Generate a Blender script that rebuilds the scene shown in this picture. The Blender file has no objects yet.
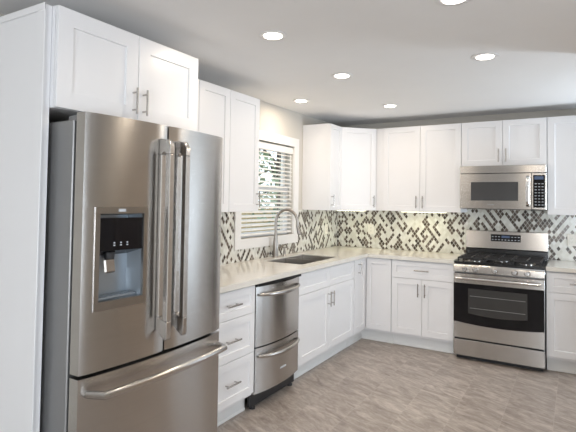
import bpy, bmesh, math, random
from mathutils import Vector, Matrix
random.seed(7)
S = bpy.context.scene
C = S.collection
PI = math.pi
# ------------------------------------------------------------------ camera
def setup_camera():
    X, Y, Z, yaw, pi, ro, f, px, py = 2.5222, -5.5026, 1.4464, .5513, .0316, .0151, 486.31, 278.0, 186.03
    fw = Vector((-math.sin(yaw)*math.cos(pi), math.cos(yaw)*math.cos(pi), math.sin(pi)))
    rt = Vector((math.cos(yaw), math.sin(yaw), 0)); up = rt.cross(fw)
    r2 = rt*math.cos(ro)+up*math.sin(ro); u2 = up*math.cos(ro)-rt*math.sin(ro)
    cam = bpy.data.cameras.new('camera'); o = bpy.data.objects.new('camera', cam); C.objects.link(o)
    m = Matrix((r2, u2, -fw)).transposed().to_4x4(); m.translation = (X, Y, Z)
    o.matrix_world = m
    cam.sensor_width = 36; cam.lens = f/576*36
    cam.shift_x = (288-px)/576; cam.shift_y = (py-216)/576
    cam.clip_start = .05
    S.camera = o
setup_camera()
# ------------------------------------------------------------------ world, daylight, exposure
w = bpy.data.worlds.new('world'); S.world = w; w.use_nodes = True
bg = w.node_tree.nodes['Background']
bg.inputs[0].default_value = (.80, .90, 1, 1); bg.inputs[1].default_value = 2.0
def area(name, loc, direction, sx, sy, power, color, shape='RECTANGLE'):
    l = bpy.data.lights.new(name, 'AREA'); l.shape = shape; l.size = sx
    if shape == 'RECTANGLE': l.size_y = sy
    l.energy = power; l.color = color
    o = bpy.data.objects.new(name, l); C.objects.link(o); o.location = loc
    o.rotation_euler = Vector(direction).to_track_quat('-Z', 'Y').to_euler()
    return o
area('added_rear_window_light', (3.05, -8.62, 1.25), (0, 1, .16), 1.6, 1.7, 112, (.88, .94, 1))  # lamp at an unseen, added window to brighten the kitchen fronts
area('added_side_window_light', (4.32, -5.0, 1.25), (-1, 0, .5), 2.4, 1.4, 26, (.85, .92, 1))  # added lamp at an unseen side window, tipped up towards the ceiling
area('added_alcove_window_light', (4.32, -.70, 1.25), (-1, 0, 1.0), .6, 1.2, 58, (.76, .88, 1))  # added lamp that throws the light edge across the ceiling
vs = S.view_settings
vs.view_transform = 'Standard'; vs.look = 'None'; vs.gamma = 1; vs.use_curve_mapping = False
vs.exposure = 0.04
LAMP_W = 4.5
# ------------------------------------------------------------------ materials
def mat(name, col, rough=.5, metal=0, bump=0, bscale=40, var=.03, vscale=6, stretch=(1, 1, 1), spec=.5, coat=0, aniso=0):
    m = bpy.data.materials.new(name); m.use_nodes = True; nt = m.node_tree; N = nt.nodes; L = nt.links
    b = N['Principled BSDF']
    b.inputs['Roughness'].default_value = rough; b.inputs['Metallic'].default_value = metal
    b.inputs['Specular IOR Level'].default_value = spec
    b.inputs['Coat Weight'].default_value = coat; b.inputs['Coat Roughness'].default_value = .08
    tc = N.new('ShaderNodeTexCoord'); mp = N.new('ShaderNodeMapping'); L.new(tc.outputs['Object'], mp.inputs[0])
    mp.inputs['Scale'].default_value = stretch
    n = N.new('ShaderNodeTexNoise'); n.inputs['Scale'].default_value = vscale; n.inputs['Detail'].default_value = 3
    L.new(mp.outputs[0], n.inputs[0])
    mx = N.new('ShaderNodeMix'); mx.data_type = 'RGBA'
    mx.inputs[6].default_value = tuple(c*(1-var) for c in col)+(1,)
    mx.inputs[7].default_value = tuple(min(1, c*(1+var)) for c in col)+(1,)
    L.new(n.outputs[0], mx.inputs[0]); L.new(mx.outputs[2], b.inputs['Base Color'])
    if bump:
        n2 = N.new('ShaderNodeTexNoise'); n2.inputs['Scale'].default_value = bscale; n2.inputs['Detail'].default_value = 2
        L.new(mp.outputs[0], n2.inputs[0])
        bp = N.new('ShaderNodeBump'); bp.inputs['Strength'].default_value = bump; bp.inputs['Distance'].default_value = .002
        L.new(n2.outputs[0], bp.inputs['Height']); L.new(bp.outputs[0], b.inputs['Normal'])
    if aniso:
        b.inputs['Anisotropic'].default_value = aniso; b.inputs['Anisotropic Rotation'].default_value = .25
        t = N.new('ShaderNodeTangent'); t.direction_type = 'RADIAL'; t.axis = 'Z'
        L.new(t.outputs[0], b.inputs['Tangent'])
    return m
def emis(name, col, s):
    m = bpy.data.materials.new(name); m.use_nodes = True; N = m.node_tree.nodes; L = m.node_tree.links
    b = N['Principled BSDF']; b.inputs['Base Color'].default_value = (*col, 1)
    b.inputs['Emission Color'].default_value = (*col, 1); b.inputs['Emission Strength'].default_value = s
    return m
M = {}
M['white'] = mat('cabinet_white_paint', (.80, .80, .815), .32, bump=.03, bscale=60, var=.01)
M['trimw'] = mat('trim_white_paint', (.80, .79, .78), .4, var=.01)
M['kick'] = mat('toe_kick_paint', (.78, .79, .79), .4, var=.02)
M['wall'] = mat('greige_wall_paint', (.60, .57, .52), .75, bump=.06, bscale=180, var=.02)
M['ceil'] = mat('ceiling_paint', (.82, .81, .80), .8, bump=.05, bscale=200, var=.015)
M['steel'] = mat('brushed_stainless', (.53, .515, .50), .24, 1, bump=.05, bscale=30, var=.05, vscale=5, stretch=(.6, .6, 26), aniso=.88)
M['steelf'] = mat('dispenser_bezel_steel', (.40, .385, .37), .28, 1, bump=.04, bscale=30, var=.04, stretch=(.6, .6, 26), aniso=.6)
M['steeld'] = mat('dark_grey_appliance_side', (.30, .30, .30), .42, .6, var=.03)  # own dark grey of appliance bodies and small parts
M['nickel'] = mat('satin_nickel', (.46, .44, .42), .27, 1, var=.03)
M['faucetm'] = mat('brushed_faucet_nickel', (.36, .33, .30), .3, 1, var=.04)
M['chrome'] = mat('polished_steel', (.75, .74, .73), .14, 1, var=.02)
M['sinkm'] = mat('sink_steel', (.34, .32, .30), .32, 1, var=.05, vscale=15)
M['black'] = mat('black_enamel', (.012, .012, .013), .22, var=.2)
M['iron'] = mat('cast_iron', (.018, .018, .02), .5, bump=.2, bscale=120, var=.2)
M['bglass'] = mat('black_glass', (.006, .006, .008), .06, var=.1, spec=.35)
M['ovenglass'] = mat('smoked_oven_glass', (.045, .045, .045), .08, var=.1)
M['mwglass'] = mat('grey_microwave_mesh_glass', (.05, .05, .052), .22, var=.1)
M['rubber'] = mat('black_plastic', (.02, .02, .022), .5, var=.1)
M['gap'] = mat('dark_seam', (.03, .03, .03), .8, var=.1)
M['print'] = mat('pale_printing', (.55, .58, .62), .5, var=.02)
M['dispin'] = mat('dispenser_cavity_grey', (.33, .37, .41), .30, .6, var=.04)
M['outlet'] = mat('outlet_plastic', (.80, .78, .72), .35, var=.01)
M['blind'] = mat('blind_slat_white', (.82, .80, .77), .42, var=.02)
M['cord'] = mat('blind_cord', (.75, .72, .68), .7, var=.05)
M['lens'] = emis('lamp_lens', (1, .93, .82), 12)
M['led'] = emis('led_diffuser', (1, .97, .75), 5)
M['display'] = emis('blue_display', (.05, .08, .15), .2)
M['grout'] = M['trimw']
def glass():
    m = bpy.data.materials.new('window_glass'); m.use_nodes = True; N = m.node_tree.nodes; L = m.node_tree.links
    N.remove(N['Principled BSDF']); t = N.new('ShaderNodeBsdfTransparent'); g = N.new('ShaderNodeBsdfGlossy')
    g.inputs['Roughness'].default_value = .02; lw = N.new('ShaderNodeLayerWeight'); p = N.new('ShaderNodeMath'); p.operation = 'POWER'; L.new(lw.outputs['Facing'], p.inputs[0]); p.inputs[1].default_value = 4
    f = N.new('ShaderNodeMath'); f.operation = 'MULTIPLY_ADD'; L.new(p.outputs[0], f.inputs[0]); f.inputs[1].default_value = .5; f.inputs[2].default_value = .03
    x = N.new('ShaderNodeMixShader'); L.new(f.outputs[0], x.inputs[0]); L.new(t.outputs[0], x.inputs[1]); L.new(g.outputs[0], x.inputs[2])
    L.new(x.outputs[0], N['Material Output'].inputs[0]); return m
M['glass'] = glass()
class NT:
    def __init__(s, name):
        s.m = bpy.data.materials.new(name); s.m.use_nodes = True; s.N = s.m.node_tree.nodes; s.L = s.m.node_tree.links
        s.b = s.N['Principled BSDF']
    def math(s, op, a, b=0, c=0):
        n = s.N.new('ShaderNodeMath'); n.operation = op
        for i, v in enumerate((a, b, c)):
            if isinstance(v, (int, float)): n.inputs[i].default_value = v
            else: s.L.new(v, n.inputs[i])
        return n.outputs[0]
    def mix(s, f, a, b):
        n = s.N.new('ShaderNodeMix'); n.data_type = 'RGBA'
        for i, v in ((0, f), (6, a), (7, b)):
            if isinstance(v, tuple): n.inputs[i].default_value = v+(1,)
            elif isinstance(v, (int, float)): n.inputs[i].default_value = v
            else: s.L.new(v, n.inputs[i])
        return n.outputs[2]
    def comb(s, x, y, z=0):
        n = s.N.new('ShaderNodeCombineXYZ')
        for i, v in enumerate((x, y, z)):
            if isinstance(v, (int, float)): n.inputs[i].default_value = v
            else: s.L.new(v, n.inputs[i])
        return n.outputs[0]
    def noise(s, v, scale, detail=4, rough=.5, dist=0):
        n = s.N.new('ShaderNodeTexNoise'); n.inputs['Scale'].default_value = scale; n.inputs['Detail'].default_value = detail
        n.inputs['Roughness'].default_value = rough; n.inputs['Distortion'].default_value = dist; s.L.new(v, n.inputs[0]); return n.outputs[0]
def mosaic(name, axis):
    t = NT(name); tc = t.N.new('ShaderNodeTexCoord'); sp = t.N.new('ShaderNodeSeparateXYZ'); t.L.new(tc.outputs['Object'], sp.inputs[0])
    u = t.math('DIVIDE', sp.outputs[axis], .0385); v = t.math('DIVIDE', sp.outputs[2], .054)
    a = t.math('ADD', u, v); b = t.math('SUBTRACT', u, v)
    fa = t.math('FLOOR', a); fb = t.math('FLOOR', b)
    def wn(x, y, z):
        n = t.N.new('ShaderNodeTexWhiteNoise'); n.noise_dimensions = '3D'; t.L.new(t.comb(x, y, z), n.inputs['Vector']); return n.outputs['Value']
    # runs along the diagonals: tiles in one short run share a colour
    dirn = wn(t.math('FLOOR', t.math('DIVIDE', t.math('ADD', fa, fb), 7)), t.math('FLOOR', t.math('DIVIDE', t.math('SUBTRACT', fa, fb), 5)), 9.0)
    ra = wn(t.math('FLOOR', t.math('DIVIDE', fa, 2)), fb, 1.0)
    rb = wn(fa, t.math('FLOOR', t.math('DIVIDE', fb, 2)), 2.0)
    sel = t.math('GREATER_THAN', dirn, .5); nsel = t.math('SUBTRACT', 1, sel)
    run = t.math('ADD', t.math('MULTIPLY', ra, sel), t.math('MULTIPLY', rb, nsel))
    par = t.math('ADD', t.math('MULTIPLY', t.math('PINGPONG', fb, 1), sel), t.math('MULTIPLY', t.math('PINGPONG', fa, 1), nsel))
    lim = t.math('SUBTRACT', .72, t.math('MULTIPLY', t.math('GREATER_THAN', par, .5), .42))
    dark = t.math('MULTIPLY', t.math('LESS_THAN', run, lim), t.math('LESS_THAN', wn(fa, fb, 8.0), .83))
    each = wn(fa, fb, 5.0)
    dcol = t.mix(each, (.045, .034, .027), (.17, .135, .11))
    lcol = t.mix(wn(fa, fb, 6.0), (.62, .61, .55), (.78, .78, .74))
    col = t.mix(dark, lcol, dcol)
    ea = t.math('ABSOLUTE', t.math('SUBTRACT', t.math('FRACT', a), .5)); eb = t.math('ABSOLUTE', t.math('SUBTRACT', t.math('FRACT', b), .5))
    g = t.math('GREATER_THAN', t.math('MAXIMUM', ea, eb), .448)
    t.L.new(t.mix(g, col, (.66, .65, .60)), t.b.inputs['Base Color'])
    t.L.new(t.math('ADD', t.math('MULTIPLY', g, .5), .16), t.b.inputs['Roughness'])
    bp = t.N.new('ShaderNodeBump'); bp.inputs['Strength'].default_value = .4; bp.inputs['Distance'].default_value = .002; bp.invert = True
    t.L.new(g, bp.inputs['Height']); t.L.new(bp.outputs[0], t.b.inputs['Normal'])
    return t.m
M['mosaic_left'] = mosaic('diamond_mosaic_side', 1); M['mosaic_back'] = mosaic('diamond_mosaic_rear', 0)
def floor_mat():
    t = NT('stone_look_floor_tile'); tc = t.N.new('ShaderNodeTexCoord'); sp = t.N.new('ShaderNodeSeparateXYZ'); t.L.new(tc.outputs['Object'], sp.inputs[0])
    X, Y = sp.outputs[0], sp.outputs[1]
    r = t.math('DIVIDE', t.math('SUBTRACT', X, .285), .30); row = t.math('FLOOR', r)
    odd = t.math('MULTIPLY', t.math('MODULO', t.math('ADD', row, 40), 2), .5)
    c = t.math('ADD', t.math('DIVIDE', t.math('ADD', Y, 20.1), .60), odd); colm = t.math('FLOOR', c)
    fx = t.math('ABSOLUTE', t.math('SUBTRACT', t.math('FRACT', r), .5)); fy = t.math('ABSOLUTE', t.math('SUBTRACT', t.math('FRACT', c), .5))
    g = t.math('MAXIMUM', t.math('GREATER_THAN', fx, .494), t.math('GREATER_THAN', fy, .497))
    wn = t.N.new('ShaderNodeTexWhiteNoise'); wn.noise_dimensions = '3D'; t.L.new(t.comb(row, colm, 3.0), wn.inputs['Vector'])
    off = t.math('MULTIPLY', wn.outputs['Value'], 9)
    # mottled streaks that run along x, different in each tile
    v = t.comb(t.math('MULTIPLY', X, 1.0), t.math('MULTIPLY', t.math('ADD', Y, t.math('MULTIPLY', X, .45)), 2.6), off)
    n1 = t.noise(v, 3.6, 7, .68, 1.4); n2 = t.noise(v, 15, 5, .7, 1.0)
    m = t.math('ADD', t.math('MULTIPLY', n1, .65), t.math('MULTIPLY', n2, .35))
    rp = t.N.new('ShaderNodeValToRGB'); e = rp.color_ramp.elements
    e[0].position = .33; e[0].color = (.185, .15, .13, 1); e[1].position = .66; e[1].color = (.58, .515, .465, 1)
    k = e.new(.5); k.color = (.355, .303, .268, 1)
    t.L.new(m, rp.inputs[0])
    tone = t.mix(t.math('MULTIPLY', wn.outputs['Value'], .16), rp.outputs[0], (.29, .25, .22))
    t.L.new(t.mix(t.math('MULTIPLY', g, .35), tone, (.50, .45, .41)), t.b.inputs['Base Color'])
    t.b.inputs['Roughness'].default_value = .38
    bp = t.N.new('ShaderNodeBump'); bp.inputs['Strength'].default_value = .12; bp.inputs['Distance'].default_value = .002
    t.L.new(n2, bp.inputs['Height']); t.L.new(bp.outputs[0], t.b.inputs['Normal'])
    return t.m
M['floor'] = floor_mat()
def quartz():
    t = NT('cream_quartz'); tc = t.N.new('ShaderNodeTexCoord')
    n = t.noise(tc.outputs['Object'], 9, 6, .7, .5); n2 = t.noise(tc.outputs['Object'], 160, 2)
    a = t.mix(n, (.68, .65, .60), (.80, .78, .73))
    t.L.new(t.mix(t.math('MULTIPLY', t.math('GREATER_THAN', n2, .62), .25), a, (.52, .48, .448)), t.b.inputs['Base Color'])
    t.b.inputs['Roughness'].default_value = .13; return t.m
M['quartz'] = quartz()
def leafmat(name, a, b):
    t = NT(name); tc = t.N.new('ShaderNodeTexCoord'); n = t.noise(tc.outputs['Object'], 5, 3)
    t.L.new(t.mix(n, a, b), t.b.inputs['Base Color']); t.b.inputs['Roughness'].default_value = .6; return t.m
M['leaf'] = leafmat('garden_leaves', (.10, .16, .08), (.34, .42, .28))
M['bark'] = mat('tree_bark', (.05, .04, .035), .9, bump=.5, bscale=20, var=.3)
M['fence'] = mat('tan_fence_boards', (.62, .47, .26), .8, var=.15, vscale=3)
M['siding'] = mat('grey_blue_siding', (.30, .33, .36), .7, var=.08)
M['grass'] = mat('garden_lawn', (.16, .22, .08), .9, var=.4, vscale=8)
# ------------------------------------------------------------------ mesh helpers
class MB:
    def __init__(s): s.bm = bmesh.new(); s.M = Matrix.Identity(4)
    def _v(s, p): return s.bm.verts.new(s.M @ Vector(p))
    def faces(s, pts, fs, mi=0):
        vs = [s._v(p) for p in pts]; out = []
        for f in fs:
            try: q = s.bm.faces.new([vs[i] for i in f]); q.material_index = mi; out.append(q)
            except ValueError: pass
        return vs, out
    def box(s, x0, x1, y0, y1, z0, z1, bev=0, mi=0, seg=1):
        pts = [(x, y, z) for x in (x0, x1) for y in (y0, y1) for z in (z0, z1)]
        vs, fs = s.faces(pts, [(0, 1, 3, 2), (4, 6, 7, 5), (0, 4, 5, 1), (2, 3, 7, 6), (0, 2, 6, 4), (1, 5, 7, 3)], mi)
        if bev:
            es = list({e for f in fs for e in f.edges})
            r = bmesh.ops.bevel(s.bm, geom=es, offset=bev, segments=seg, affect='EDGES', clamp_overlap=True)
            for f in r['faces']: f.material_index = mi
        return s
    def tube(s, pts, r, seg=12, mi=0, cap=True, flat=1.0):
        """round bar through pts; r is a number or one radius per point"""
        pts = [Vector(p) for p in pts]; n = len(pts)
        rs = r if isinstance(r, (list, tuple)) else [r]*n
        rings = []; ref = None
        for i, p in enumerate(pts):
            d = (pts[min(i+1, n-1)]-pts[max(i-1, 0)]).normalized()
            if ref is None: ref = Vector((0, 0, 1)) if abs(d.z) < .9 else Vector((1, 0, 0))
            a = (ref-d*ref.dot(d)).normalized(); ref = a; b = d.cross(a)
            rings.append([s._v(p+a*math.cos(2*PI*k/seg)*rs[i]*flat+b*math.sin(2*PI*k/seg)*rs[i]) for k in range(seg)])
        for i in range(n-1):
            for k in range(seg):
                f = s.bm.faces.new((rings[i][k], rings[i][(k+1) % seg], rings[i+1][(k+1) % seg], rings[i+1][k])); f.material_index = mi
        if cap:
            for rg in (rings[0][::-1], rings[-1]):
                f = s.bm.faces.new(rg); f.material_index = mi
        return s
    def cyl(s, p0, p1, r, seg=20, mi=0, r2=None):
        return s.tube([p0, p1], [r, r if r2 is None else r2], seg, mi)
    def lathe(s, c, prof, axis='z', seg=28, mi=0):
        c = Vector(c); rings = []
        for (r, h) in prof:
            ring = []
            for k in range(seg):
                a = 2*PI*k/seg; x, y = r*math.cos(a), r*math.sin(a)
                q = {'z': (x, y, h), 'y': (x, h, y), 'x': (h, x, y)}[axis]
                ring.append(s._v(c+Vector(q)))
            rings.append(ring)
        for i in range(len(rings)-1):
            for k in range(seg):
                f = s.bm.faces.new((rings[i][k], rings[i][(k+1) % seg], rings[i+1][(k+1) % seg], rings[i+1][k])); f.material_index = mi
        for rg in (rings[0], rings[-1]):
            f = s.bm.faces.new(rg); f.material_index = mi
        return s
    def prism(s, poly, z0, z1, mi=0, bev=0, plane='xy'):
        n = len(poly)
        def q(a, b, h): return {'xy': (a, b, h), 'yz': (h, a, b), 'xz': (a, h, b)}[plane]
        pts = [q(a, b, z0) for a, b in poly]+[q(a, b, z1) for a, b in poly]
        fs = [tuple(range(n))[::-1], tuple(range(n, 2*n))]+[(i, (i+1) % n, n+(i+1) % n, n+i) for i in range(n)]
        vs, ff = s.faces(pts, fs, mi)
        if bev:
            es = list({e for f in ff for e in f.edges})
            bmesh.ops.bevel(s.bm, geom=es, offset=bev, segments=1, affect='EDGES', clamp_overlap=True)
        return s
    def cells(s, us, vs, solid, h0, h1, plane='xy', mi=0):
        """a slab cut into cells, the ones where solid(u, v) is false left out (openings)"""
        def q(a, b, h): return {'xy': (a, b, h), 'yz': (h, a, b), 'xz': (a, h, b)}[plane]
        V = {}
        def g(i, j, k):
            if (i, j, k) not in V: V[i, j, k] = s._v(q(us[i], vs[j], (h0, h1)[k]))
            return V[i, j, k]
        ok = lambda i, j: 0 <= i < len(us)-1 and 0 <= j < len(vs)-1 and solid((us[i]+us[i+1])/2, (vs[j]+vs[j+1])/2)
        for i in range(len(us)-1):
            for j in range(len(vs)-1):
                if not ok(i, j): continue
                L = [[(i, j, 1), (i+1, j, 1), (i+1, j+1, 1), (i, j+1, 1)], [(i, j, 0), (i, j+1, 0), (i+1, j+1, 0), (i+1, j, 0)]]
                if not ok(i-1, j): L.append([(i, j, 0), (i, j, 1), (i, j+1, 1), (i, j+1, 0)])
                if not ok(i+1, j): L.append([(i+1, j, 0), (i+1, j+1, 0), (i+1, j+1, 1), (i+1, j, 1)])
                if not ok(i, j-1): L.append([(i, j, 0), (i+1, j, 0), (i+1, j, 1), (i, j, 1)])
                if not ok(i, j+1): L.append([(i, j+1, 0), (i, j+1, 1), (i+1, j+1, 1), (i+1, j+1, 0)])
                for f in L:
                    ff = s.bm.faces.new([g(*t) for t in f]); ff.material_index = mi
        return s
    def shaker(s, x0, x1, z0, z1, yb, t=.019, fw=.058, mi=0, rec=.009):
        """framed door or drawer front, back at y=yb, facing -y, one recessed panel"""
        R = [(0, 0), (0, -t+.0015), (.0015, -t), (fw, -t), (fw+.0025, -t+rec)]
        rings = []
        for (i, d) in R:
            rings.append([s._v((x0+i, yb+d, z0+i)), s._v((x1-i, yb+d, z0+i)), s._v((x1-i, yb+d, z1-i)), s._v((x0+i, yb+d, z1-i))])
        for a, b in zip(rings, rings[1:]):
            for k in range(4):
                f = s.bm.faces.new((a[k], a[(k+1) % 4], b[(k+1) % 4], b[k])); f.material_index = mi
        s.bm.faces.new(rings[-1]).material_index = mi; s.bm.faces.new(rings[0][::-1]).material_index = mi
        return s
    def pull(s, x, z, y, L=.14, vertical=True, so=.032, r=.0055):
        """bar pull centred on (x, z), mounted on the surface at y"""
        d = Vector((0, 0, 1)) if vertical else Vector((1, 0, 0)); c = Vector((x, y-so, z))
        s.tube([c-d*L/2, c+d*L/2], r, 10)
        for k in (-1, 1):
            q = c+d*k*L*.33
            s.tube([q, (q.x, y+.0005, q.z)], r*.8, 8)
        return s
    def build(s, name, mats, parent=None, sharp=35, **kw):
        bmesh.ops.recalc_face_normals(s.bm, faces=s.bm.faces[:])
        for f in s.bm.faces: f.smooth = True
        for e in s.bm.edges:
            e.smooth = not (len(e.link_faces) != 2 or e.calc_face_angle(0) > math.radians(sharp))
        me = bpy.data.meshes.new(name); s.bm.to_mesh(me); s.bm.free()
        for m in (mats if isinstance(mats, (list, tuple)) else [mats]): me.materials.append(M[m] if isinstance(m, str) else m)
        o = bpy.data.objects.new(name, me); C.objects.link(o)
        if parent: o.parent = parent
        for k, v in kw.items(): o[k] = v
        return o
def thing(name, label, cat, loc=(0, 0, 0), rz=0, group=None):
    o = bpy.data.objects.new(name, None); C.objects.link(o); o.location = loc; o.rotation_euler = (0, 0, rz)
    o.empty_display_size = .1; o['label'] = label; o['category'] = cat
    if group: o['group'] = group
    return o
def struct(name, mb, m, parent=None):
    o = mb.build(name, m, parent)
    if not parent: o['kind'] = 'structure'
    return o
LEFT = PI/2      # local -y faces world +x
ZU, ZT, ZC = 1.3612, 2.2733, 2.39
# ------------------------------------------------------------------ room shell
RX, RY = 4.2, -8.5
WY0, WY1, WZ0, WZ1 = -2.035, -1.105, 1.11, 2.018       # kitchen window opening
b = MB(); b.box(-.15, RX+.15, RY-.15, .15, -.12, 0); struct('floor', b, 'floor')
LIGHTS = [(1.055, -3.195), (1.038, -2.205), (.334, -1.558), (.985, -.957), (2.027, -2.206), (2.046, -3.214)]
b = MB(); b.box(-.15, RX+.15, RY-.15, .15, ZC, ZC+.12); struct('ceiling', b, 'ceil')
def wall(name, us, vs, holes, h0, h1, plane, m='wall'):
    b = MB(); b.cells(us, vs, lambda u, v: not any(a < u < c and d < v < e for a, c, d, e in holes), h0, h1, plane); return struct(name, b, m)
wall('wall_left', [RY, WY0, WY1, 0], [0, WZ0, WZ1, ZC], [(WY0, WY1, WZ0, WZ1)], -.15, 0, 'yz')
wall('wall_back', [-.15, 3.05, 4.05, RX+.15], [0, .10, 2.08, ZC], [(3.05, 4.05, .10, 2.08)], 0, .15, 'xz')
wall('wall_right', [RY, -6.2, -3.8, -1.0, -.4, 0], [0, .6, .65, 1.95, 2.1, ZC], [(-6.2, -3.8, .6, 2.1), (-1.0, -.4, .65, 1.95)], RX, RX+.15, 'yz')
wall('wall_rear', [-.15, 2.25, 3.85, RX+.15], [0, .4, 2.1, ZC], [(2.25, 3.85, .4, 2.1)], RY-.15, RY, 'xz')
M['tan'] = mat('tan_added_wall_paint', (.46, .36, .27), .75, bump=.06, bscale=180, var=.02)
b = MB(); b.box(2.56, RX-.001, -2.09, -1.97, .001, ZC-.001); struct('wall_added_partition', b, 'tan')  # unseen wall added to shadow the ceiling and show brown in the fridge
# windows
def window(n, plane, u0, u1, v0, v1, h, out, cas, inner):
    """picture-frame casing on the wall face h, sashes set in the opening; 'out' is the sign pointing outdoors"""
    root = bpy.data.objects.new('window_%d' % n, None); C.objects.link(root); root['kind'] = 'structure'
    ho = h-out*.02
    b = MB(); b.cells([u0-cas, u0, u1, u1+cas], [v0-cas, v0, v1, v1+cas], lambda u, v: not (u0 < u < u1 and v0 < v < v1), min(h, ho), max(h, ho), plane)
    struct('casing', b, 'trimw', root)
    vm = (v0+v1)/2
    for (a0, a1, dd) in ((v0, vm+.02, .06), (vm-.02, v1, .095)):
        b = MB(); k = .045; q0 = h+out*dd; q1 = h+out*(dd+.03)
        b.cells([u0, u0+k, u1-k, u1], [a0, a0+k, a1-k, a1], lambda u, v: not (u0+k < u < u1-k and a0+k < v < a1-k), min(q0, q1), max(q0, q1), plane)
        fr = struct('sash', b, 'trimw', root)
        b = MB(); q0 = h+out*(dd+.012); q1 = h+out*(dd+.018)
        b.cells([u0+k, u1-k], [a0+k, a1-k], lambda u, v: True, min(q0, q1), max(q0, q1), plane)
        struct('window_pane', b, 'glass', fr)
    return root
window(1, 'yz', WY0, WY1, WZ0, WZ1, 0, -1, .088, None)
window(2, 'yz', -6.2, -3.8, .6, 2.1, RX, 1, .08, None)  # unseen opening, added to go with the side lamp
window(3, 'yz', -1.0, -.4, .65, 1.95, RX, 1, .08, None)  # unseen opening, added for the light across the ceiling
window(5, 'xz', 3.05, 4.05, .10, 2.08, 0, 1, .08, None)  # unseen bright opening, added for the fridge's right door to reflect
window(4, 'xz', 2.25, 3.85, .4, 2.1, RY, -1, .08, None)  # unseen opening, added with the rear lamp, clear of the microwave's reflection
# ------------------------------------------------------------------ cabinets
def pull_part(door, *a, **k):
    b = MB(); b.pull(*a, **k); return b.build('handle', 'nickel', door)
def carcass(root, w, d, z0, z1, x0=0, kick=True, name='body'):
    b = MB(); b.box(x0, w, -d, -.001, z0, z1, .001); o = b.build(name, 'white', root)
    return o
def toe(root, x0, x1, d=.556):
    b = MB(); b.box(x0, x1, -d, -d+.015, .001, .118); b.box(x0, x1, -d-.007, -d, .001, .02, .003); b.build('toe_kick', 'kick', root)
def door(root, x0, x1, z0, z1, yb, handle=None, name='door', fw=.058, hl=.13):
    b = MB(); g = .0015; b.shaker(x0+g, x1-g, z0+g, z1-g, yb-.0005, fw=fw); d = b.build(name, 'white', root)
    y = yb-.0195
    if handle == 'h': pull_part(d, (x0+x1)/2, (z0+z1)/2, y, L=.145, vertical=False)
    elif handle:
        lr, tb = handle
        x = x0+.033 if lr == 'l' else x1-.033
        z = z1-.105 if tb == 't' else z0+.1
        pull_part(d, x, z, y, L=hl)
    return d
BD, UD = .612, .312
# fridge surround
t = thing('refrigerator_end_panel', 'tall white side panel closing off the left of the steel refrigerator', 'cabinet panel', (0, -4.290, 0))
b = MB(); b.box(.001, .60, 0, .036, .001, ZT, .001); b.build('panel', 'white', t)
b = MB(); b.box(.56, .612, -.006, 0, .001, ZT-.001, .001); b.build('front_stile', 'white', t)
b = MB(); b.box(.001, .612, -.009, -.0005, ZT-.03, ZT, .002); b.build('top_trim', 'white', t)
t = thing('wall_cabinet', 'deep white two-door cabinet mounted above the steel refrigerator', 'cabinet', (0, -4.2525, 0), LEFT)
carcass(t, .903, .62, 1.833, ZT)
door(t, 0, .451, 1.833, ZT, .622-1.244, ('r', 'b'), fw=.075); door(t, .451, .903, 1.833, ZT, -.622, ('l', 'b'), fw=.075)
# upper left cabinets
t = thing('wall_cabinet', 'white two-door wall cabinet between the refrigerator and the narrower one by the window', 'cabinet', (0, -3.31, 0), LEFT)
carcass(t, .681, UD, ZU, ZT); door(t, 0, .330, ZU, ZT, -UD, ('r', 'b')); door(t, .330, .681, ZU, ZT, -UD, ('l', 'b'))
t = thing('wall_cabinet', 'white single-door wall cabinet just left of the kitchen window', 'cabinet', (0, -2.627, 0), LEFT)
carcass(t, .390, UD, ZU, ZT); door(t, 0, .390, ZU, ZT, -UD, ('r', 'b'))
t = thing('wall_cabinet', 'narrow white wall cabinet right of the window, showing its beige-lit side', 'cabinet', (0, -.903, 0), LEFT)
carcass(t, .290, UD, ZU, ZT); door(t, 0, .288, ZU, ZT, -UD, ('l', 'b'), fw=.05)
# diagonal corner
t = thing('corner_wall_cabinet', 'white wall cabinet with a diagonal door filling the room corner', 'cabinet', (0, 0, 0))
b = MB(); b.prism([(.001, -.001), (.001, -.611), (.312, -.611), (.611, -.312), (.611, -.001)], ZU, ZT, bev=.001); b.build('body', 'white', t)
b = MB(); m45 = Matrix.Translation((.312, -.611, 0)) @ Matrix.Rotation(PI/4, 4, 'Z'); L45 = .299*math.sqrt(2)
b.M = m45; b.shaker(.008, L45-.008, ZU+.0015, ZT-.0015, -.0005); d = b.build('door', 'white', t)
b = MB(); b.M = m45; b.pull(L45-.042, ZU+.1, -.0195, L=.13); b.build('handle', 'nickel', d)
# back uppers
t = thing('wall_cabinet', 'white two-door wall cabinet on the back wall left of the microwave', 'cabinet', (.613, 0, 0))
carcass(t, .909, UD, ZU, ZT)
door(t, .086, .493, ZU, ZT, -UD, ('r', 'b')); door(t, .493, .909, ZU, ZT, -UD, ('l', 'b'))
t = thing('wall_cabinet', 'short white two-door wall cabinet directly above the microwave', 'cabinet', (1.5245, 0, 0))
carcass(t, .7605, UD, 1.826, ZT); door(t, 0, .380, 1.826, ZT, -UD, ('r', 'b')); door(t, .380, .7605, 1.826, ZT, -UD, ('l', 'b'))
t = thing('wall_cabinet', 'white wall cabinet right of the microwave, cut by the photo edge', 'cabinet', (2.2875, 0, 0))
carcass(t, .50, UD, ZU, ZT); door(t, 0, .50, ZU, ZT, -UD, ('r', 'b'), fw=.06)
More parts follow.
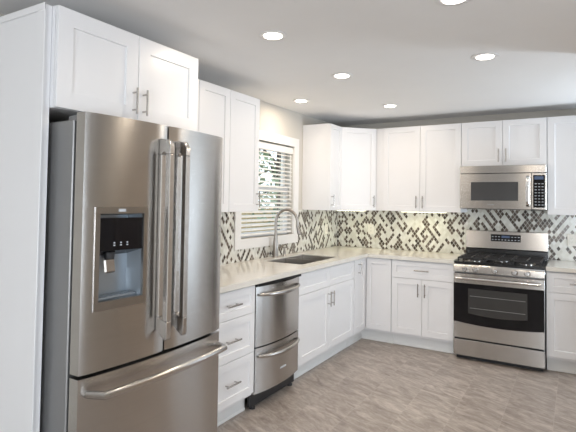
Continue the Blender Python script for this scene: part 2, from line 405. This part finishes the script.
# base cabinets
DZ0, DZ1, DZM = .137, .868, .693
t = thing('base_cabinet', 'white base cabinet with three stacked drawers beside the refrigerator', 'cabinet', (0, -3.3, 0), LEFT)
carcass(t, .594, BD, .116, .8755); toe(t, 0, .594)
for z0, z1 in ((.684, DZ1), (.416, .684), (DZ0, .416)): door(t, .058, .594, z0, z1, -BD, 'h', 'drawer', fw=.05)
t = thing('base_cabinet', 'white sink base cabinet with two false fronts over two doors', 'cabinet', (0, -2.083, 0), LEFT)
b = MB(); b.cells([0, .1, 1.1, 1.128], [-BD, -.58, -.05, -.001], lambda x, y: not (.1 < x < 1.1 and -.58 < y < -.05), .6, .8755, 'xy')
b.box(0, 1.128, -BD, -.001, .116, .6); b.build('body', 'white', t); toe(t, 0, 1.128)
door(t, 0, .563, DZM, DZ1, -BD, name='false_front', fw=.05); door(t, .563, 1.125, DZM, DZ1, -BD, name='false_front', fw=.05)
door(t, 0, .563, DZ0, DZM, -BD, ('r', 't')); door(t, .563, 1.125, DZ0, DZM, -BD, ('l', 't'))
t = thing('corner_base_cabinet', 'white corner base cabinet with two doors meeting in the inside corner', 'cabinet')
b = MB(); b.prism([(.001, -.001), (.001, -.952), (BD, -.952), (BD, -BD), (.903, -BD), (.903, -.001)], .116, .8755); b.build('body', 'white', t)
b = MB(); b.prism([(.541, -.952), (.556, -.952), (.556, -.556), (.903, -.556), (.903, -.541), (.541, -.541)], .001, .1155)
b.prism([(.556, -.952), (.563, -.952), (.563, -.563), (.903, -.563), (.903, -.556), (.556, -.556)], .001, .02); b.build('toe_kick', 'kick', t)
b = MB(); b.M = Matrix.Rotation(PI/2, 4, 'Z'); b.shaker(-.944, -.636, DZ0, DZ1, -BD-.0005, fw=.055); d = b.build('door', 'white', t)
b = MB(); b.M = Matrix.Rotation(PI/2, 4, 'Z'); b.pull(-.944+.1, DZ1-.09, -BD-.0195, L=.13); b.build('handle', 'nickel', d)
b = MB(); b.shaker(.636, .901, DZ0, DZ1, -BD-.0005, fw=.055); b.build('door', 'white', t)
t = thing('base_cabinet', 'white base cabinet with one drawer over two doors, left of the range', 'cabinet', (.9055, 0, 0))
carcass(t, .6155, BD, .116, .8755); toe(t, 0, .6155)
door(t, 0, .6155, DZM, DZ1, -BD, 'h', 'drawer', fw=.05)
door(t, 0, .3078, DZ0, DZM, -BD, ('r', 't')); door(t, .3078, .6155, DZ0, DZM, -BD, ('l', 't'))
t = thing('base_cabinet', 'white base cabinet right of the range with a drawer over one door', 'cabinet', (2.292, 0, 0))
carcass(t, .50, BD, .116, .8755); toe(t, 0, .50)
door(t, 0, .50, DZM, DZ1, -BD, 'h', 'drawer', fw=.05); door(t, 0, .50, DZ0, DZM, -BD, ('r', 't'))
# ------------------------------------------------------------------ countertops, sink, backsplash
SX0, SX1, SY0, SY1 = .135, .535, -1.86, -1.12
xs = [.0095, SX0, SX1, .655, 1.5225]; ys = [-3.30, SY0, SY1, -.655, -.0095]
b = MB(); b.cells(xs, ys, lambda x, y: (x < .655 or y > -.655) and not (SX0 < x < SX1 and SY0 < y < SY1), .8765, .914)
o = b.build('countertop', 'quartz'); o['label'] = 'L-shaped cream quartz countertop running from refrigerator round the corner to the range'; o['category'] = 'countertop'
b = MB(); b.box(2.290, 2.795, -.655, -.0095, .8765, .914, .002)
o = b.build('countertop', 'quartz'); o['label'] = 'short cream quartz countertop right of the range'; o['category'] = 'countertop'
t = thing('kitchen_sink', 'stainless double bowl sink set under the countertop before the window', 'sink', ((SX0+SX1)/2, (SY0+SY1)/2, .70))
def bowl(name, y0, y1, depth):
    b = MB(); x0, x1 = -.1985, .1985; z1 = .206; z0 = z1-depth; k = .02
    O = [(x0, y0, z1), (x1, y0, z1), (x1, y1, z1), (x0, y1, z1)]; I = [(x0+.006, y0+.006, z1), (x1-.006, y0+.006, z1), (x1-.006, y1-.006, z1), (x0+.006, y1-.006, z1)]
    B = [(x0+k, y0+k, z0+.006), (x1-k, y0+k, z0+.006), (x1-k, y1-k, z0+.006), (x0+k, y1-k, z0+.006)]
    D = [(x0+k-.004, y0+k-.004, z0), (x1-k+.004, y0+k-.004, z0), (x1-k+.004, y1-k+.004, z0), (x0+k-.004, y1-k+.004, z0)]
    pts = O+I+B+D; fs = []
    for k_ in range(4):
        n = (k_+1) % 4; fs += [(k_, n, 4+n, 4+k_), (4+k_, 4+n, 8+n, 8+k_), (k_, 12+k_, 12+n, n)]
    fs += [(8, 9, 10, 11), (15, 14, 13, 12)]
    b.faces(pts, fs); o = b.build(name, 'sinkm', t)
    b = MB(); b.lathe((0, (y0+y1)/2, z0+.006), [(.042, 0), (.042, .003), (.03, .004), (.028, .001)]); b.build('drain', 'chrome', o)
bowl('bowl', -.3685, .03, .20); bowl('bowl', .032, .3685, .18)
t = thing('kitchen_faucet', 'brushed nickel gooseneck pull-down faucet behind the sink', 'faucet', (.072, -1.545, .9145))
b = MB(); b.lathe((0, 0, 0), [(.030, 0), (.030, .006), (.027, .010), (.028, .06), (.026, .12), (.019, .18), (.0145, .24)]); b.build('base', 'faucetm', t)
arc = [(0, 0, .18), (0, 0, .33)]
R = .104
for k in range(0, 13):
    a = PI-k*PI*.98/12; arc.append((R+R*math.cos(a), .004*k, .345+R*1.05*math.sin(a)))
arc.append((.2085, .05, .30))
b = MB(); b.tube(arc, [.0145]*2+[.0135]*(len(arc)-2), 14); b.build('spout', 'faucetm', t)
b = MB(); b.tube([(.204, .05, .312), (.212, .052, .28), (.222, .055, .245), (.228, .056, .225)], [.0125, .015, .018, .0175], 14)
h = b.build('spray_head', 'faucetm', t); b = MB(); b.tube([(.227, .056, .2255), (.2285, .0565, .221)], .013, 12); b.build('nozzle', 'rubber', h)
b = MB(); b.tube([(.0, .022, .075), (0, .045, .083)], .012, 12); b.tube([(0, .043, .083), (.045, .053, .11), (.085, .06, .125)], [.009, .007, .005], 10); b.build('handle', 'faucetm', t)
t = thing('soap_dispenser', 'small brushed nickel soap dispenser on the counter right of the faucet', 'soap dispenser', (.085, -1.40, .9145))
b = MB(); b.lathe((0, 0, 0), [(.021, 0), (.021, .006), (.016, .012), (.013, .05), (.009, .056), (.009, .07)]); b.build('base', 'faucetm', t)
b = MB(); b.lathe((0, 0, .0705), [(.008, 0), (.014, .004), (.014, .018), (.008, .022)]); b.tube([(.0, 0, .081), (.04, -.02, .086), (.07, -.035, .074)], [.006, .006, .005], 10); b.build('pump_head', 'faucetm', t)
# backsplash
CY0, CY1, CZ0 = WY0-.089, WY1+.089, WZ0-.089
b = MB(); b.cells([-3.305, CY0, CY1, -.009], [.9145, CZ0, ZU-.001], lambda y, z: not (CY0 < y < CY1 and z > CZ0), .001, .0085, 'yz')
o = b.build('tile_backsplash', 'mosaic_left'); o['label'] = 'brown and white diamond mosaic backsplash on the window wall'; o['category'] = 'backsplash'
b = MB(); b.cells([.001, 1.5235, 2.287, 2.795], [.90, .9145, ZU-.001, 1.395], lambda x, z: (z > .9145 or 1.5235 < x < 2.287) and (z < ZU-.001 or 1.5235 < x < 2.287), -.0085, -.001, 'xz')
o = b.build('tile_backsplash', 'mosaic_back'); o['label'] = 'brown and white diamond mosaic backsplash on the back wall behind the range'; o['category'] = 'backsplash'
# outlets
def outlet(label, loc, rz, gangs=1, kind='outlet'):
    t = thing('wall_outlet', label, 'outlet', loc, rz); w = .036+.023*(gangs-1)
    b = MB(); b.box(-w, w, -.006, 0, -.057, .057, .003); b.build('cover_plate', 'outlet', t)
    for g in range(gangs):
        cx = (g-(gangs-1)/2)*.046
        b = MB(); b.box(cx-.0165, cx+.0165, -.008, -.006, -.034, .034, .001); p = b.build('receptacle', 'outlet', t)
        for z in (-.018, .018):
            for dx in (-.006, .006):
                b = MB(); b.box(cx+dx-.001, cx+dx+.001, -.0085, -.008, z-.004, z+.004); b.build('slot', 'gap', p)
            b = MB(); b.cyl((cx, -.0085, z-.009), (cx, -.008, z-.009), .002, 8); b.build('ground_hole', 'gap', p)
outlet('cream wall outlet on the back backsplash below the corner cabinet', (.445, -.009, 1.135), 0)
outlet('cream wall outlet on the window wall backsplash near the corner', (.009, -.32, 1.13), LEFT)
outlet('wide cream double outlet plate on the backsplash right of the range', (2.50, -.009, 1.117), 0, 2)
# under cabinet lights
t = thing('under_cabinet_light', 'lit strip light fixed under the two-door wall cabinet left of the microwave', 'light strip', (1.11, -.2, ZU))
b = MB(); b.box(-.24, .24, -.03, .03, -.008, -.001, .002); b.build('housing', 'trimw', t)
b = MB(); b.box(-.235, .235, -.024, .024, -.0105, -.0082); b.build('diffuser', 'led', t)
l = area('strip_lamp', (0, 0, -.014), (0, 0, -1), .46, .04, .7, (1, .90, .55)); l.parent = t
t = thing('under_cabinet_light', 'lit strip light fixed under the diagonal corner wall cabinet', 'light strip', (.33, -.33, ZU), PI/4)
b = MB(); b.box(-.17, .17, -.03, .03, -.008, -.001, .002); b.build('housing', 'trimw', t)
b = MB(); b.box(-.165, .165, -.024, .024, -.0105, -.0082); b.build('diffuser', 'led', t)
l = area('strip_lamp', (0, 0, -.014), (0, 0, -1), .32, .04, .6, (1, .90, .50)); l.parent = t
# ------------------------------------------------------------------ blinds
t = thing('venetian_blind', 'white horizontal slat blind hanging in the kitchen window, slats half open', 'blind', (-.03, (WY0+WY1)/2, WZ0))
hw = (WY1-WY0)/2-.006; H = WZ1-WZ0
b = MB(); b.box(-.02, .03, -hw, hw, H-.078, H-.012, .003, seg=2); b.build('valance', 'blind', t)
b = MB(); ang = math.radians(22); n = 19; z0 = .055; dz = (H-.078-z0)/n
for k in range(n):
    zc = z0+dz*(k+.5); dx = .025*math.cos(ang); d = .025*math.sin(ang)
    prof = []
    for s_ in (-1, -.5, 0, .5, 1): prof.append((s_*dx, zc-s_*d+.003*(1-s_*s_)))
    pts = []
    for y in (-hw+.002, hw-.002):
        for (x, z) in prof: pts.append((x, y, z+.0014))
        for (x, z) in reversed(prof): pts.append((x, y, z-.0014))
    m_ = 10; fs = [tuple(range(m_)), tuple(range(2*m_-1, m_-1, -1))]+[(i, (i+1) % m_, m_+(i+1) % m_, m_+i) for i in range(m_)]
    b.faces(pts, fs)
b.build('slats', 'blind', t)
b = MB(); b.box(-.025, .025, -hw+.002, hw-.002, .02, .038, .003); b.build('bottom_rail', 'blind', t)
for y in (-.28, .28):
    b = MB()
    for x in (-.026, .027): b.tube([(x, y, .03), (x, y, H-.08)], .0011, 6)
    b.build('ladder_cord', 'cord', t)
b = MB(); b.tube([(.034, hw-.06, H-.09), (.036, hw-.06, H-.55)], .004, 8); b.build('wand', 'blind', t)
# ------------------------------------------------------------------ refrigerator
FY0, FW = -4.234, .918
t = thing('refrigerator', 'large brushed steel French door refrigerator with a water dispenser', 'refrigerator', (0, FY0, 0), LEFT)
xe, bow = .812, .032          # door face depth at the sides, extra at the middle
face = lambda x: -(xe+bow*(1-((x-FW/2)/(FW/2))**2))
def fridge_door(name, x0, x1, z0, z1, hole=None, curve=True):
    """bowed door skin with an optional rectangular opening, back plane at y=-.765"""
    xs = [x0+.003+(x1-x0-.006)*i/10 for i in range(11)]
    if hole: xs = sorted([x for x in xs if min(abs(x-hole[0]), abs(x-hole[1])) > .012]+[hole[0], hole[1]])
    zs = [z0, z1] if not hole else [z0, hole[2], hole[3], z1]
    b = MB(); V = {}
    def g(i, j, k):
        if (i, j, k) not in V:
            x = xs[i]; y = face(x) if k else -.752
            if k and i in (0, len(xs)-1): y += .006
            V[i, j, k] = b._v((x, y, zs[j]))
        return V[i, j, k]
    nx, nz = len(xs)-1, len(zs)-1
    ok = lambda i, j: 0 <= i < nx and 0 <= j < nz and not (hole and hole[0] < (xs[i]+xs[i+1])/2 < hole[1] and hole[2] < (zs[j]+zs[j+1])/2 < hole[3])
    for i in range(nx):
        for j in range(nz):
            if not ok(i, j): continue
            Ls = [[(i, j, 1), (i+1, j, 1), (i+1, j+1, 1), (i, j+1, 1)], [(i, j, 0), (i, j+1, 0), (i+1, j+1, 0), (i+1, j, 0)]]
            for di, dj, q in ((-1, 0, [(i, j, 0), (i, j, 1), (i, j+1, 1), (i, j+1, 0)]), (1, 0, [(i+1, j, 0), (i+1, j+1, 0), (i+1, j+1, 1), (i+1, j, 1)]),
                              (0, -1, [(i, j, 0), (i+1, j, 0), (i+1, j, 1), (i, j, 1)]), (0, 1, [(i, j+1, 0), (i, j+1, 1), (i+1, j+1, 1), (i+1, j+1, 0)])):
                if not ok(i+di, j+dj): Ls.append(q)
            for f in Ls: b.bm.faces.new([g(*v) for v in f])
    return b.build(name, 'steel', t, sharp=28)
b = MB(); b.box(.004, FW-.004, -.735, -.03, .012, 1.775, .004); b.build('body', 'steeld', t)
b = MB(); b.box(.012, FW-.012, -.752, -.735, .10, 1.77); b.build('door_gasket', 'gap', t)
for x in (.03, FW-.12):
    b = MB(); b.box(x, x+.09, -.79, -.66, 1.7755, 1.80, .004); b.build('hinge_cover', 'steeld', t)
for x in (.06, FW-.06):
    b = MB(); b.lathe((x, -.68, .001), [(.02, 0), (.02, .011)]); b.build('foot', 'rubber', t)
b = MB(); b.box(.01, FW-.01, -.74, -.70, .02, .095); b.build('base_grille', 'rubber', t)
SP = .448
ld = fridge_door('door', .002, SP-.002, .728, 1.803, (.074, .302, 1.012, 1.385))
rd = fridge_door('door', SP+.002, FW-.002, .728, 1.803)
fz = fridge_door('freezer_drawer', .002, FW-.002, .10, .712)
def vhandle(par, x):
    """deep flat grip: outline in the y-z plane with the finger opening cut out"""
    b = MB(); y0 = face(x)-.001; z0, z1 = .795, 1.735; d = .072
    y1_ = y0-.018
    T = [(y0, z1-.075), (y1_, z1-.075), (y1_-.012, z1-.055), (y0-d+.028, z1-.075), (y0-d, z1-.075), (y0-d, z1-.035), (y0-d+.02, z1-.006), (y0, z1)]
    Bt = [(y0, z0+.045), (y0-d+.012, z0), (y0-d, z0+.012), (y0-d, z0+.09), (y0-d+.028, z0+.09), (y1_, z0+.105), (y0, z0+.105)]
    G = [(y0-d, z0+.09), (y0-d, z1-.075), (y0-d+.028, z1-.075), (y0-d+.028, z0+.09)]
    K = [(y1_, z0+.105), (y1_, z1-.075), (y0, z1-.075), (y0, z0+.105)]
    for P in (T, Bt, G, K): b.prism(P, x-.015, x+.015, plane='yz', bev=.003)
    b.build('handle', 'steel', par)
vhandle(ld, SP-.048); vhandle(rd, SP+.062)
# freezer drawer handle: bowed bar with angled ends
b = MB(); pts = []; xx_ = [.036]+[.068+(FW-.14)*k/14 for k in range(15)]+[FW-.040]
for i in range(17):
    x = xx_[i]; e = min(1, min(i, 16-i)/1.0); pts.append((x, face(x)-.010-.066*e, .652))
b.tube(pts, [.0165]*17, 14, flat=1.0); b.tube([(.038, face(.036)+.004, .652), (.036, face(.036)-.014, .652)], .016, 12)
b.tube([(FW-.042, face(FW-.04)+.004, .652), (FW-.04, face(FW-.04)-.014, .652)], .016, 12)
b.build('handle', 'steel', fz)
# dispenser
hx0, hx1, hz0, hz1 = .074, .302, 1.012, 1.385
yf = lambda x: face(x)
b = MB()
for (a0, a1, c0, c1) in ((hx0-.02, hx1+.018, hz1-.002, hz1+.026), (hx0-.02, hx1+.018, hz0-.034, hz0+.002)):
    b.faces([(a0, yf(a0)-.007, c0), (a1, yf(a1)-.007, c0), (a1, yf(a1)-.007, c1), (a0, yf(a0)-.007, c1), (a0, yf(a0)+.02, c0), (a1, yf(a1)+.02, c0), (a1, yf(a1)+.02, c1), (a0, yf(a0)+.02, c1)],
            [(0, 1, 2, 3), (4, 7, 6, 5), (0, 4, 5, 1), (3, 2, 6, 7), (0, 3, 7, 4), (1, 5, 6, 2)])
for (a0, a1) in ((hx0-.02, hx0+.002), (hx1-.002, hx1+.018)):
    b.faces([(a0, yf(a0)-.007, hz0), (a1, yf(a1)-.007, hz0), (a1, yf(a1)-.007, hz1), (a0, yf(a0)-.007, hz1), (a0, yf(a0)+.02, hz0), (a1, yf(a1)+.02, hz0), (a1, yf(a1)+.02, hz1), (a0, yf(a0)+.02, hz1)],
            [(0, 1, 2, 3), (4, 7, 6, 5), (0, 4, 5, 1), (3, 2, 6, 7), (0, 3, 7, 4), (1, 5, 6, 2)])
b.build('dispenser_frame', 'steelf', ld)
b = MB(); x0, x1, z0, z1 = hx0+.0005, hx1-.0005, hz0+.0005, hz1-.0005; yb = -.757; yo = yf(x0)+.003
b.faces([(x0, yo, z0), (x1, yf(x1)+.003, z0), (x1, yf(x1)+.003, z1), (x0, yo, z1), (x0+.02, yb, z0+.015), (x1-.02, yb, z0+.015), (x1-.02, yb, z1-.01), (x0+.02, yb, z1-.01)],
        [(0, 4, 5, 1), (1, 5, 6, 2), (2, 6, 7, 3), (3, 7, 4, 0), (4, 7, 6, 5)])
b.build('dispenser_cavity', 'dispin', ld)
b = MB(); b.faces([(x0, yo-.002, 1.225), (x1, yf(x1)+.001, 1.225), (x1, yf(x1)+.001, 1.365), (x0, yo-.002, 1.365), (x0, -.762, 1.20), (x1, -.762, 1.20), (x1, -.762, 1.365), (x0, -.762, 1.365)],
        [(0, 1, 2, 3), (4, 7, 6, 5), (0, 4, 5, 1), (3, 2, 6, 7), (0, 3, 7, 4), (1, 5, 6, 2)])
cp = b.build('control_panel', 'bglass', ld)
for k in range(3):
    xx = .150+k*.033; yy = yf(xx)-.0025+.002; b = MB()
    b.box(xx-.004, xx+.004, yy-.0015, yy+.002, 1.245, 1.25); b.cyl((xx, yy-.0015, 1.258), (xx, yy+.002, 1.258), .0035, 10); b.build('icon', 'print', cp)
b = MB(); b.box(.165, .225, yf(.2)-.0045, yf(.2)+.003, 1.391, 1.404, .001); b.build('nameplate', 'print', ld)
b = MB(); b.lathe((.16, -.785, 1.187), [(.022, 0), (.026, .028)], seg=16); b.build('ice_chute', 'rubber', ld)
b = MB(); b.M = Matrix.Translation((.145, -.805, 1.168)) @ Matrix.Rotation(-.15, 4, 'X'); b.box(-.028, .028, -.008, .004, -.04, .022, .006); b.build('paddle', 'nickel', ld)
b = MB(); b.box(hx0+.012, hx1-.012, -.812, -.762, hz0+.006, hz0+.016, .002)
for k in range(7): b.box(hx0+.03+k*.028, hx0+.034+k*.028, -.81, -.766, hz0+.016, hz0+.018)
b.build('drip_tray', 'dispin', ld)
# ------------------------------------------------------------------ drawer dishwasher
t = thing('drawer_dishwasher', 'stainless two-drawer dishwasher between the drawers and the sink cabinet', 'dishwasher', (0, -2.7035, 0), LEFT)
DW = .6175
b = MB(); b.box(.003, DW-.003, -.575, -.03, .115, .868); b.build('body', 'rubber', t)
b = MB(); b.box(.006, DW-.006, -.60, -.576, .022, .114); b.build('toe_panel', 'rubber', t)
b = MB(); b.box(.006, DW-.006, -.655, -.576, .856, .8735); b.build('top_strip', 'black', t)
for x in (.05, DW-.05):
    b = MB(); b.lathe((x, -.585, .001), [(.022, 0), (.022, .012), (.012, .021)]); b.build('foot', 'rubber', t)
def bowfront(z0, z1, taper=0):
    b = MB(); n = 12; pts = []; yb = -.58
    fr = lambda x: -(.632+.035*(1-((x-DW/2)/(DW/2))**2))
    X = [.006+(DW-.012)*i/n for i in range(n+1)]
    poly = [(x, fr(x)) for x in X]+[(X[-1], yb), (X[0], yb)]
    b.prism(poly, z0, z1, bev=0); return b
def bowhandle(zc):
    b = MB(); pts = []; rr = []
    for i in range(17):
        u = i/16; x = .03+(DW-.06)*u; e = math.sin(PI*u)**.5
        pts.append((x, -(.638+.035*(1-((x-DW/2)/(DW/2))**2)+.038*e), zc-.006*math.sin(PI*u))); rr.append(.009+.007*e)
    b.tube(pts, rr, 12); return b
d = bowfront(.438, .852).build('drawer', 'steel', t); bowhandle(.797).build('handle', 'nickel', d)
d2 = bowfront(.118, .428).build('drawer', 'steel', t); bowhandle(.372).build('handle', 'nickel', d2)
b = MB(); b.box(.29, .37, -.6685, -.664, .222, .234, .001); b.build('nameplate', 'print', d2)
# ------------------------------------------------------------------ range
W = .7615
t = thing('gas_range', 'freestanding stainless gas range with black cooktop and oven below', 'stove', (1.5255, 0, 0))
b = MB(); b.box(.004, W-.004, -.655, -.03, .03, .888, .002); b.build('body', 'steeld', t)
for x in (.05, W-.05):
    for y in (-.60, -.1):
        b = MB(); b.lathe((x, y, .001), [(.018, 0), (.018, .03)]); b.build('foot', 'rubber', t)
b = MB(); b.prism([(-.03, .905), (-.085, .905), (-.085, .985), (-.12, 1.0), (-.095, 1.176), (-.03, 1.18)], .003, W-.003, plane='yz', bev=.003)
bgd = b.build('backguard', 'steel', t)
b = MB(); b.prism([(-.087, .915), (-.0865, .990), (-.115, .990), (-.118, .915)], .005, W-.005, plane='yz'); b.build('backguard_vent', 'black', bgd)
slope = lambda z: -.12+(z-1.0)*.025/.176
b = MB(); b.faces([(.245, slope(1.075)-.003, 1.075), (.520, slope(1.075)-.003, 1.075), (.520, slope(1.145)-.003, 1.145), (.245, slope(1.145)-.003, 1.145),
                   (.245, slope(1.075)+.004, 1.075), (.520, slope(1.075)+.004, 1.075), (.520, slope(1.145)+.004, 1.145), (.245, slope(1.145)+.004, 1.145)],
                  [(0, 1, 2, 3), (4, 7, 6, 5), (0, 4, 5, 1), (3, 2, 6, 7), (0, 3, 7, 4), (1, 5, 6, 2)])
dp = b.build('display', 'bglass', bgd)
b = MB(); b.box(.345, .42, slope(1.12)-.0045, slope(1.12)-.001, 1.112, 1.134); b.build('clock_screen', 'display', dp)
for i in range(9):
    for j in range(2):
        x = .262+i*.030
        if j == 1 and 2 < i < 6: continue
        z = 1.092+j*.030; b = MB(); b.box(x-.007, x+.007, slope(z)-.0042, slope(z)-.002, z-.003, z+.003); b.build('button', 'print', dp)
# cooktop
b = MB(); b.box(.0, W, -.685, -.088, .889, .908, .006, seg=2); ct = b.build('cooktop', 'black', t)
for (x, y, r) in ((.16, -.53, .05), (.16, -.24, .04), (.38, -.385, .055), (.60, -.53, .05), (.60, -.24, .038)):
    b = MB(); b.lathe((x, y, .9085), [(r, 0), (r*.95, .010), (r*.75, .014), (r*.72, .020), (r*.3, .022)]); o = b.build('burner', 'iron', t)
    b = MB(); b.lathe((x, y, .9085), [(r*1.28, 0), (r*1.28, .003), (r*1.02, .006)]); b.build('burner_ring', 'chrome', o)
for gx0, gx1 in ((.03, .262), (.268, .492), (.498, .73)):
    b = MB(); z0, z1 = .935, .948; y0, y1 = -.655, -.125; k = .006
    b.box(gx0, gx1, y0, y0+2*k, z0, z1, .002); b.box(gx0, gx1, y1-2*k, y1, z0, z1, .002)
    b.box(gx0, gx0+2*k, y0, y1, z0, z1, .002); b.box(gx1-2*k, gx1, y0, y1, z0, z1, .002)
    b.box(gx0, gx1, -.396, -.384, z0, z1, .002); xm = (gx0+gx1)/2
    b.box(xm-k, xm+k, y0, y1, z0, z1+.003, .002)
    for yc in (-.53, -.24): b.box(gx0+.01, gx1-.01, yc-k, yc+k, z0, z1+.003, .002)
    for x in (gx0+k, gx1-k):
        for y in (y0+k, -.39, y1-k): b.box(x-k, x+k, y-k, y+k, .909, z0, .001)
    b.build('grate', 'iron', t)
# front control panel, knobs
b = MB(); b.prism([(-.656, .887), (-.690, .887), (-.705, .868), (-.712, .815), (-.656, .806)], .002, W-.002, plane='yz', bev=.003)
cpn = b.build('knob_panel', 'steel', t)
for kx in (.105, .195, .362, .525, .625):
    b = MB(); b.lathe((kx, -.7065, .845), [(.027, .002), (.027, -.004), (.021, -.006), (.020, -.032), (.016, -.036)], axis='y', seg=24)
    b.box(kx-.004, kx+.004, -.748, -.738, .828, .862, .002); b.build('knob', 'nickel', t)
# oven door
xs = [.004, .14, .62, W-.004]
b = MB(); b.box(.004, W-.004, -.706, -.657, .205, .802, .003); od = b.build('oven_door', 'steel', t)
arcp = [(.006+(W-.012)*i/16, .332+.024*((i-8)/8)**2) for i in range(17)]
b = MB(); b.prism([(x, z) for x, z in arcp]+[(W-.006, .712), (.006, .712)], -.709, -.7055, plane='xz'); gl = b.build('door_glass', 'bglass', od)
wp = [(.135+(.49)*i/12, .422+.018*((i-6)/6)**2) for i in range(13)]
b = MB(); b.prism(wp+[(.625, .668), (.135, .668)], -.7105, -.7092, plane='xz'); ow = b.build('oven_window', 'ovenglass', od)
for z in (.49, .60):
    b = MB(); b.box(.15, .61, -.7112, -.7106, z-.0015, z+.0015); b.build('rack', 'steeld', ow)
b = MB(); b.tube([(.03, -.756, .762), (W-.03, -.756, .762)], .0125, 14)
for x in (.05, W-.05): b.box(x-.014, x+.014, -.752, -.7065, .752, .772, .003)
b.build('handle', 'chrome', od)
b = MB(); b.box(.004, W-.004, -.704, -.656, .045, .190, .003); b.build('storage_drawer', 'steel', t)
b = MB(); b.box(.01, W-.01, -.685, -.656, .191, .204); b.build('drawer_gap', 'gap', t)
b = MB(); b.box(.02, W-.02, -.64, -.62, .004, .029); b.build('base_skirt', 'rubber', t)
# ------------------------------------------------------------------ microwave
t = thing('microwave', 'stainless over-the-range microwave hung above the gas range', 'microwave', (1.5255, 0, 1.40))
b = MB(); b.box(.002, W-.004, -.385, -.002, .001, .4245, .002); b.build('body', 'rubber', t)
b = MB(); b.box(0, W-.002, -.408, -.3855, .350, .4245, .004); b.build('vent_strip', 'steel', t)
b = MB(); b.cells([0, .105, .525, .635], [.006, .085, .265, .345], lambda x, z: not (.105 < x < .525 and .085 < z < .265), -.410, -.3855, 'xz'); md = b.build('door', 'steel', t)
b = MB(); b.box(.104, .526, -.408, -.395, .084, .266); b.build('door_window', 'mwglass', md)
b = MB(); b.box(.255, .315, -.4115, -.4102, .045, .052); b.build('nameplate', 'steeld', md)
b = MB(); b.prism([(-.4105, .03), (-.445, .045), (-.452, .08), (-.452, .275), (-.445, .31), (-.4105, .325)], .592, .622, plane='yz', bev=.004); b.build('handle', 'chrome', md)
b = MB(); b.box(.638, W-.002, -.409, -.3855, .006, .345, .003); cp = b.build('control_panel', 'steel', t)
b = MB(); b.box(.650, W-.014, -.4115, -.4092, .025, .328, .001); k = b.build('keypad', 'bglass', cp)
b = MB(); b.box(.662, W-.026, -.413, -.4117, .285, .315); b.build('clock_screen', 'display', k)
for i in range(3):
    for j in range(8):
        x = .672+i*.028; z = .05+j*.028; b = MB(); b.box(x-.008, x+.008, -.4128, -.4117, z-.003, z+.003); b.build('button', 'print', k)
# ------------------------------------------------------------------ recessed ceiling lights
descs = ['recessed ceiling light nearest the refrigerator', 'recessed ceiling light in the left row, second from the refrigerator', 'recessed ceiling light above the sink window',
         'recessed ceiling light closest to the corner cabinets', 'recessed ceiling light over the floor before the range', 'recessed ceiling light cut by the top edge of the photo']
for (x, y), ds in zip(LIGHTS, descs):
    t = thing('recessed_light', 'round white '+ds, 'ceiling light', (x, y, ZC), group='round recessed lights in the kitchen ceiling')
    b = MB(); b.lathe((0, 0, 0), [(.053, -.0005), (.080, -.0005), (.082, -.004), (.076, -.007), (.053, -.005)], seg=40); b.build('trim_ring', 'trimw', t)
    b = MB(); b.lathe((0, 0, 0), [(.052, -.0055), (.052, -.0075), (.04, -.009)], seg=40); b.build('lens', 'lens', t)
    l = area('downlight_lamp', (0, 0, -.012), (0, 0, -1), .11, 0, LAMP_W, (1, .84, .66), 'DISK'); l.parent = t
# ------------------------------------------------------------------ garden seen through the blind
b = MB(); b.box(-14, -.16, -10, 16, -.45, -.35); o = b.build('garden_ground', 'grass'); o['kind'] = 'structure'
t = thing('garden_fence', 'tan board fence outside the kitchen window', 'fence', (-4.6, 6, -.35))
b = MB()
for k in range(36):
    y = -5.4+k*.3; b.box(-.012, .012, y+.003, y+.297, .02, 1.6)
b.build('boards', 'fence', t)
for k in range(5):
    y = -5.3+k*2.6; b = MB(); b.box(-.11, -.015, y-.05, y+.05, .001, 1.66); b.build('post', 'fence', t)
def tree(label, x, y, h, r, n, tr=.12):
    t = thing('garden_tree', label, 'tree', (x, y, -.35))
    b = MB(); b.tube([(0, 0, .001), (.05, .03, h*.35), (-.03, .02, h*.7), (0, 0, h)], [tr, tr*.8, tr*.6, tr*.2], 10)
    for a in range(7):
        q = a*2.4; z = h*(.45+.06*a); b.tube([(0, 0, z), (math.cos(q)*r*.6, math.sin(q)*r*.6, z+.5)], [tr*.35, .01], 6)
    b.build('trunk', 'bark', t)
    b = MB()
    for k in range(n):
        a = random.uniform(0, 2*PI); u = random.random()**.5*r; z = random.uniform(-1, 1)
        c = Vector((u*math.cos(a)*math.sqrt(1-z*z*.6), u*math.sin(a)*math.sqrt(1-z*z*.6), h*.72+z*h*.36))
        d = Vector((random.gauss(0, 1), random.gauss(0, 1), random.gauss(0, 1))).normalized(); e = d.orthogonal().normalized(); s_ = random.uniform(.05, .10)
        b.faces([c-d*s_, c+e*s_*.5, c+d*s_, c-e*s_*.5], [(0, 1, 2, 3)])
    b.build('foliage', 'leaf', t)
tree('dark trunked leafy tree seen through the upper blind slats', -2.6, 2.9, 3.6, .8, 420)
tree('bushier green tree beyond the fence outside the window', -7.0, 8.4, 4.2, 1.9, 900)
t = thing('garden_shed', 'grey sided outbuilding seen through the right of the window', 'shed', (-2.0, 5.6, -.35))
b = MB(); b.box(-1.2, 1.2, -1.3, 1.5, .001, 2.6)
for k in range(16): b.box(-1.21, 1.21, -1.312, -1.3, .05+k*.16, .19+k*.16, .003)
b.build('walls', 'siding', t)
b = MB(); b.prism([(-1.5, 2.601), (1.5, 2.601), (0, 3.5)], -1.4, 1.7, plane='xz'); b.build('roof', 'bark', t)
